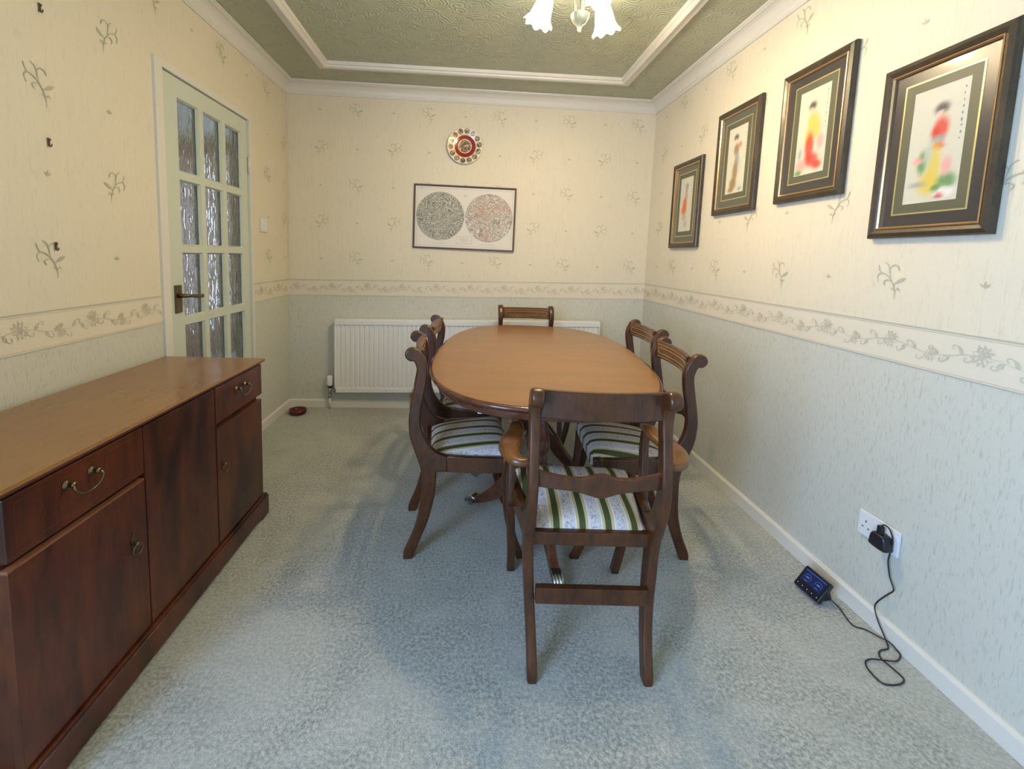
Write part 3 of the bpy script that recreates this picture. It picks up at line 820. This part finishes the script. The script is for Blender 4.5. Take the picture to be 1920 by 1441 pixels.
black_mat = mat('dark_mount', (.050,.045,.045), .30); green_mat = mat('olive_mount', (.105,.105,.065), .5)
dull_mat = mat('green_dark_mount', (.085,.095,.075), .3)
for m_ in (black_mat, dull_mat): m_.node_tree.nodes['Principled BSDF'].inputs['Coat Weight'].default_value = .35; m_.node_tree.nodes['Principled BSDF'].inputs['Coat Roughness'].default_value = .08
bronze = wood('bronzed_frame', (.030,.021,.012), (.070,.050,.028), .40, (1,1,1), 14, coat=.12)
for k, (y, z, lab) in enumerate(FR):
    rt = thing('framed_picture', lab+', right wall', 'picture', (W, y, z-.28), 0, 'framed figure prints on the right wall')
    fw_, fh_ = .3695, .5588
    fn = lambda a, b, d: (-.004-d, -a, b+.28)
    mb = MB(); rect_frame(mb, fn, fw_, fh_, [(.0, 0), (.0, .014), (.004, .020), (.016, .024), (.026, .019), (.030, .016)])
    mb.done('frame', bronze, rt)
    mb = MB(); rect_frame(mb, fn, fw_-.060, fh_-.060, [(.0, .016), (.0, .018), (.003, .019), (.007, .015), (.008, .008)]); mb.done('gilt_slip', M['gold'], rt)
    mb = MB(); rect_frame(mb, fn, fw_-.072, fh_-.072, [(0, .008), (.042, .008)]); mb.done('mount', black_mat if k < 2 else dull_mat, rt)
    mb = MB(); rect_frame(mb, fn, .226, .412, [(0, .0080), (0, .0090), (.005, .0090), (.005, .0082)])
    mb.done('gold_line', M['gold2'], rt)
    mb = MB(); rect_frame(mb, fn, .216, .402, [(0, .0083), (.028, .0083)]); mb.done('inner_mount', green_mat, rt)
    art_mesh('print', lambda a, b, c_: fn(a, b, .0076), .162, .350, k, M['print'], rt, figure=figfn(k))
    # brush marks: branch and tiny strokes beside the figure
    mb = MB(); rr = random.Random(k)
    for q in range(9):
        yy = .15-.018*q
        a0 = .064+.002*rr.random(); mb.box(fn(a0, yy, .0079), fn(a0+.0018+.002*rr.random(), yy-.003-.006*rr.random(), .0081))
    mb.done('brush_marks', M['ink'], rt)

# map of two hemispheres
t0 = thing('framed_map', 'wide framed print with two round maps side by side on the back wall', 'picture', (1.326, yb(1.326), 1.262), 0)
t0.rotation_euler = (0, .009, 0)
fn = lambda a, b, d: (a, -.003-d, b+.240)
mb = MB(); rect_frame(mb, fn, .779, .482, [(0, 0), (0, .014), (.003, .017), (.009, .016), (.012, .010), (.012, .004)]); mb.done('frame', mat('thin_brown_frame', (.085,.042,.028), .35), t0)
papm = mat('map_paper', (.76,.72,.65), .55); papm.node_tree.nodes['Principled BSDF'].inputs['Coat Weight'].default_value = 0.0; papm.node_tree.nodes['Principled BSDF'].inputs['Coat Roughness'].default_value = .06
mb = MB(); rect_frame(mb, fn, .758, .461, [(0, .004), (.2304, .004)]); mb.box(fn(-.16, -.002, .003), fn(.16, .002, .004)); mb.done('paper', papm, t0)
def map_mat(name, base, line, s, extra=None):
    m = mat(name, base, .55); t = NT(m); v = t.coord()
    a = t.noise(v, s, 4, .62, 2.5); rid = t.math('ABSOLUTE', t.math('SUBTRACT', t.math('FRACT', t.math('MULTIPLY', a, 9)), .5))
    fine = t.noise(v, s*5, 3, .7)
    lw = t.ramp(t.math('MULTIPLY_ADD', rid, 1.0, t.math('MULTIPLY', fine, -.35)), [(.0, (1,1,1)), (.17, (0,0,0))])
    col = t.mix(lw, base, line)
    if extra: col = t.mix(t.ramp(t.noise(v, 9, 4, .65, 1.5), [(.50, (0,0,0)), (.62, (.75,.75,.75))]), col, extra)
    t.color(col); return m
hm1 = map_mat('engraved_hemisphere', (.60,.58,.50), (.16,.15,.12), 12); hm2 = map_mat('tinted_hemisphere', (.72,.67,.60), (.30,.25,.20), 9, (.50,.30,.24))
ink = mat('map_ink', (.30,.25,.22), .5)
for cx, mm, nm in ((-.186, hm1, 'grey densely engraved round map'), (.186, hm2, 'pale round map with pinkish patches')):
    mb = MB(); c_ = [mb.bm.verts.new(fn(cx+.181*math.cos(k*math.pi/36), .007+.181*math.sin(k*math.pi/36), .0047)) for k in range(72)]
    mb.face(c_); o = mb.done('round_map', mm, t0, recalc=False); o['label'] = nm
    mb = MB(); L_ = [fn(cx+.182*math.cos(k*math.pi/36), .007+.182*math.sin(k*math.pi/36), .0049) for k in range(73)]; mb.tube(L_, .0007, 5); mb.done('map_outline', ink, t0)
mb = MB()
rect_frame(mb, lambda a, b, d: fn(a, b, d), .725, .430, [(0, .0044), (.0012, .0044)])
rect_frame(mb, lambda a, b, d: fn(a, b-.168, d), .118, .056, [(0, .0045), (.0014, .0045)])
for q, w_ in ((.178, .04), (.165, .085), (.153, .06)): mb.box(fn(-w_/2, -q, .0042), fn(w_/2, -q-.002, .0046))
for cx in (-.186, .186): mb.box(fn(cx-.055, -.196, .0042), fn(cx+.055, -.1975, .0046))
for k in range(8):
    a = k*math.pi/4; mb.face([mb.bm.verts.new(fn(p[0], .168+p[1], .0046)) for p in ((0, 0), (.008*math.cos(a-.3), .008*math.sin(a-.3)), (.012*math.cos(a), .012*math.sin(a)))])
mb.done('printed_lines', ink, t0)
mb = MB(); mb.lathe([(.004, 0), (.004, .012)], (0, -.004, .4835), 8, axis='y'); mb.done('hanging_ring', M['brass_dark'], t0)

# decorative plate
pt = thing('wall_plate', 'round china plate with a red ring and small medallions above the framed map', 'plate', (1.316, yb(1.316), 2.037))
china = mat('china_glaze', (.78,.74,.66), .12); redg = mat('red_band', (.30,.02,.015), .15); goldl = mat('plate_gold', (.70,.48,.16), .25, .7); 
m = mat('medallion_print', (.3,.2,.12), .2); t = NT(m); t.color(t.ramp(t.noise(t.coord(), 60, 3, .6), [(.40, (.12,.08,.05)), (.52, (.35,.20,.10)), (.62, (.62,.55,.42))])); med = m
PR = [(.060, .004, 0), (.075, .006, 0), (.132, .022, 0), (.134, .025, 2), (.131, .026, 0), (.084, .012, 0), (.080, .011, 2), (.052, .0085, 1), (.048, .0082, 0), (.045, .008, 2), (0.0005, .008, 3)]
mb = MB(); seg = 64; prev = None
for r, d, mi in PR:
    ring = [mb.bm.verts.new((r*math.cos(2*math.pi*k/seg), -d, r*math.sin(2*math.pi*k/seg))) for k in range(seg)]
    if prev:
        for k in range(seg): mb.face([prev[k], prev[(k+1) % seg], ring[(k+1) % seg], ring[k]], mi, True)
    prev = ring
mb.face(prev, 3)
def rim_y(r): return -(.012+(r-.084)*(.026-.012)/(.131-.084))
for k in range(14):
    a = 2*math.pi*k/14+.1; cx, cz = .108*math.cos(a), .108*math.sin(a)
    for rr, mi, off in ((.0205, 2, .0010), (.0185, 3, .0014)):
        vs = []
        for q in range(16):
            b = 2*math.pi*q/16; x, z = cx+rr*math.cos(b), cz+rr*math.sin(b); vs.append(mb.bm.verts.new((x, rim_y(math.hypot(x, z))-off, z)))
        mb.face(vs, mi)
mb.done('plate', [china, redg, goldl, med], pt)
pt2 = pt.children[0]; pt2.name = 'plate_disc'

# ------------------------------------------------------------------ small wall things
for z, lab in ((1.940, 'small brown picture hook on the left wall, topmost of three'), (1.534, 'small brown picture hook on the left wall, middle one of three'), (1.203, 'small brown picture hook on a printed sprig, lowest of three')):
    mb = MB()
    mb.prism([(-.0035, -.011), (.0035, -.011), (.0035, .009), (.006, .014), (-.006, .014), (-.0035, .009)], .0015, lambda a, b, c: (.0035+c, 1.527+a, z+b), .0004)
    mb.tube([(.004, 1.527, z-.010), (.008, 1.527, z-.013), (.011, 1.527, z-.010), (.012, 1.527, z-.004)], .0018, 6)
    mb.lathe([(.004, 0), (.004, .004), (.001, .006)], (.003, 1.527, z+.009), 8, axis='x')
    tag(mb.done('picture_hook', mat('copper_hook', (.14,.07,.035), .45, .5)), lab, 'hook', 'picture hooks on the left wall')
sw = thing('light_switch', 'white square light switch between the glazed door and the far corner', 'switch', (0, 3.022, 1.372))
mb = MB(); mb.box((.001, -.043, -.043), (.009, .043, .043), bev=.003); mb.done('switch_plate', M['plastic'], sw)
mb = MB(); mb.box((.009, -.006, -.011), (.013, .006, .011), bev=.0015); mb.done('rocker', M['plastic'], sw)
for z in (-.035, .035): pass

so = thing('wall_socket', 'white double power socket low on the right wall', 'socket', (W, 1.3414, .329))
mb = MB(); mb.box((-.011, -.073, -.043), (-.002, .073, .043), bev=.003); mb.done('socket_plate', M['plastic'], so)
for yy in (.012, -.062):
    mb = MB(); mb.box((-.0135, yy-.006, .008), (-.010, yy+.006, .026), bev=.001); mb.done('rocker', M['plastic'], so)
for cy in (.044, -.033):
    for dy, dz, w_, h_ in ((0, .010, .0035, .008), (-.011, -.012, .007, .0038), (.011, -.012, .007, .0038)):
        mb = MB(); mb.box((-.0114, cy+dy-w_/2, dz-h_/2), (-.0105, cy+dy+w_/2, dz+h_/2)); mb.done('pin_hole', M['dark_hole'], so)
ad = thing('plug_adapter', 'black plug adapter pushed into the double wall socket', 'plug', (W-.012, 1.308, .325))
out = [(-.026, -.030), (.026, -.030), (.030, -.012), (.024, .014), (.010, .020), (-.010, .020), (-.024, .014), (-.030, -.012)]
mb = MB(); mb.prism(smooth_outline(out, set(), 3), .036, lambda a, b, c: (-.018+c, a, b), .008); mb.done('adapter_body', M['black'], ad)
mb = MB(); mb.box((-.032, -.008, .018), (-.016, .008, .048), bev=.004); mb.done('lead_connector', M['black'], ad)
# cable from the adapter down the wall and over the floor to the display
cw = [(2.7475, 1.306, .3745), (2.751, 1.300, .381), (2.756, 1.288, .374), (2.760, 1.279, .350), (2.764, 1.280, .320), (2.767, 1.287, .290), (2.768, 1.290, .259), (2.769, 1.279, .213), (2.769, 1.265, .190), (2.769, 1.263, .176), (2.769, 1.281, .147), (2.766, 1.302, .109),
      (2.762, 1.308, .087), (2.760, 1.301, .066), (2.757, 1.284, .045), (2.755, 1.262, .024), (2.750, 1.240, .006), (2.738, 1.228, .004), (2.712, 1.224, .004), (2.692, 1.211, .004), (2.684, 1.192, .004), (2.688, 1.169, .004), (2.691, 1.142, .004),
      (2.687, 1.125, .004), (2.664, 1.113, .004), (2.632, 1.110, .004), (2.611, 1.116, .004), (2.606, 1.137, .004), (2.611, 1.168, .004), (2.626, 1.187, .004), (2.650, 1.192, .006), (2.684, 1.184, .009), (2.726, 1.186, .004), (2.758, 1.205, .004),
      (2.764, 1.226, .006), (2.762, 1.250, .009), (2.752, 1.270, .006), (2.746, 1.286, .004), (2.732, 1.304, .004), (2.706, 1.318, .004), (2.710, 1.354, .004), (2.718, 1.384, .006), (2.712, 1.410, .014), (2.706, 1.420, .020)]
mb = MB(); mb.tube(catmull(cw, 4), .0022, 8); tag(mb.done('cable', M['black']), 'thin black cable looping from the socket over the carpet', 'cable')

# energy display leaning back on its stand
dv = thing('energy_display', 'small black electronic display with a row of dots standing on the carpet', 'display', (2.686, 1.462, 0), D(6))
tl = D(52)   # lean of the screen
def dn(a, b, c):   # a along y, b up the screen, c out of the screen
    return (-.038+b*math.cos(tl)-c*math.sin(tl), a, .008+b*math.sin(tl)+c*math.cos(tl))
mb = MB(); ro = smooth_outline([(-.052, .004), (-.048, .0), (.048, .0), (.052, .004), (.052, .082), (.048, .086), (-.048, .086), (-.052, .082)], set(), 1)
mb.prism(ro, .018, lambda a, b, c: dn(a, b, c), .003); mb.done('case', M['black'], dv)
mb = MB(); V = [mb.bm.verts.new(dn(a, b, .0094)) for a, b in ((-.042, .030), (.042, .030), (.042, .078), (-.042, .078))]; mb.face(V)
mb.done('screen', mat('lit_screen', (.01,.015,.05), .1, Emission_Color=(.02,.04,.16,1), Emission_Strength=.22), dv, recalc=False)
scr = mat('screen_marks', (.12,.17,.35), .3, Emission_Color=(.2,.35,.8,1), Emission_Strength=.12)
mb = MB()
def seg_(a0, b0, a1, b1): mb.face([mb.bm.verts.new(dn(a, b, .0098)) for a, b in ((a0, b0), (a1, b0), (a1, b1), (a0, b1))])
seg_(-.042, .073, .042, .0745)
for cx in (-.022, .022):
    for k in range(9):
        a0 = math.pi*(1.15-.145*k*1.0); a1 = a0-.09*math.pi
        mb.face([mb.bm.verts.new(dn(cx+r*math.cos(a), .050+r*math.sin(a), .0098)) for r, a in ((.012, a0), (.0135, a0), (.0135, a1), (.012, a1))])
    seg_(cx-.006, .048, cx+.006, .053); seg_(cx-.007, .036, cx+.007, .038)
mb.done('screen_marks', scr, dv, recalc=False)
for k in range(5):
    mb = MB(); c_ = [mb.bm.verts.new(dn(-.040+.020*k+.0018*math.cos(q*math.pi/5), .014+.0018*math.sin(q*math.pi/5), .0096)) for q in range(10)]; mb.face(c_)
    mb.done('button', M['plastic'], dv, recalc=False)
mb = MB(); mb.prism([(-.018, .0), (.038, .0), (.022, .050), (.010, .050)], .07, lambda a, b, c: (a, c, b+.001), .003); mb.done('stand', M['black'], dv)

# castor cup on the floor
mb = MB(); mb.lathe([(.048, 0), (.057, .004), (.062, .018), (.062, .034), (.056, .036), (.050, .024), (.040, .012), (.018, .009), (.0005, .009)], (0, 0, 0), 32)
cc = tag(mb.done('castor_cup', M['red_china']), 'round dark red dish on the carpet in the far left corner', 'dish'); cc.location = (.122, 3.262, 0)

# ------------------------------------------------------------------ ceiling lamp
LX, LY = 1.800, 1.950
lp = thing('ceiling_lamp', 'cream ceiling lamp with white frilled glass shades above the table', 'lamp', (LX, LY, H))
mb = MB(); mb.lathe([(.0005, -.262), (.006, -.260), (.008, -.252), (.007, -.244), (.010, -.240), (.012, -.232), (.026, -.224), (.034, -.210), (.039, -.196), (.040, -.190), (.036, -.186), (.012, -.184)], (0, 0, 0), 24); mb.done('lamp_cup', M['lamp_metal'], lp)
mb = MB(); mb.lathe([(.050, -.0), (.050, -.018), (.030, -.034), (.012, -.044), (.010, -.060)][::-1], (0, 0, 0), 24)
mb.tube([(0, 0, -.186), (0, 0, -.05)], .007, 12); mb.done('stem', M['lamp_metal'], lp)
for ai, a in enumerate((162, 35, -78)):
    ca, sa = math.cos(D(a)), math.sin(D(a))
    Rr = .138
    mb = MB(); mb.tube(catmull([(.018*ca, .018*sa, -.190), (.022*ca, .022*sa, -.12), (.05*ca, .05*sa, -.075), (.085*ca, .085*sa, -.080), (Rr*ca, Rr*sa, -.105)], 5), .006, 10); mb.done('arm', M['lamp_metal'], lp)
    # frilled tulip shade, tilted outwards
    ax = Vector((ca*.36, sa*.36, -1)).normalized(); e1 = ax.orthogonal().normalized(); e2 = ax.cross(e1); o_ = Vector((Rr*ca, Rr*sa, -.092))
    mb = MB(); rs = []
    for r, h in ((.018, 0), (.028, .012), (.036, .035), (.040, .060), (.044, .085), (.052, .105), (.062, .118)):
        ring = []
        for q in range(48):
            b = 2*math.pi*q/48; fr_ = max(0, (h-.06)/.058); rr = r*(1+.07*fr_*math.cos(8*b)); hh = h+.006*fr_*math.cos(8*b+.6)
            ring.append(o_+e1*rr*math.cos(b)+e2*rr*math.sin(b)+ax*hh)
        rs.append(ring)
    mb.rings(rs, cap=False); mb.done('glass_shade', M['bulb_glass'], lp)
    pl = bpy.data.lights.new('bulb_light', 'POINT'); pl.energy = 14.5; pl.color = (1, .77, .44); pl.shadow_soft_size = .022
    po = bpy.data.objects.new('bulb_light', pl); C.objects.link(po); po.parent = lp; po.location = o_+ax*.118
    mb = MB(); mb.lathe([(.0005, -.02), (.012, -.014), (.016, 0), (.012, .014), (.0005, .02)], tuple(o_+ax*.045), 12); mb.done('bulb', M['bulb_glass'], lp)
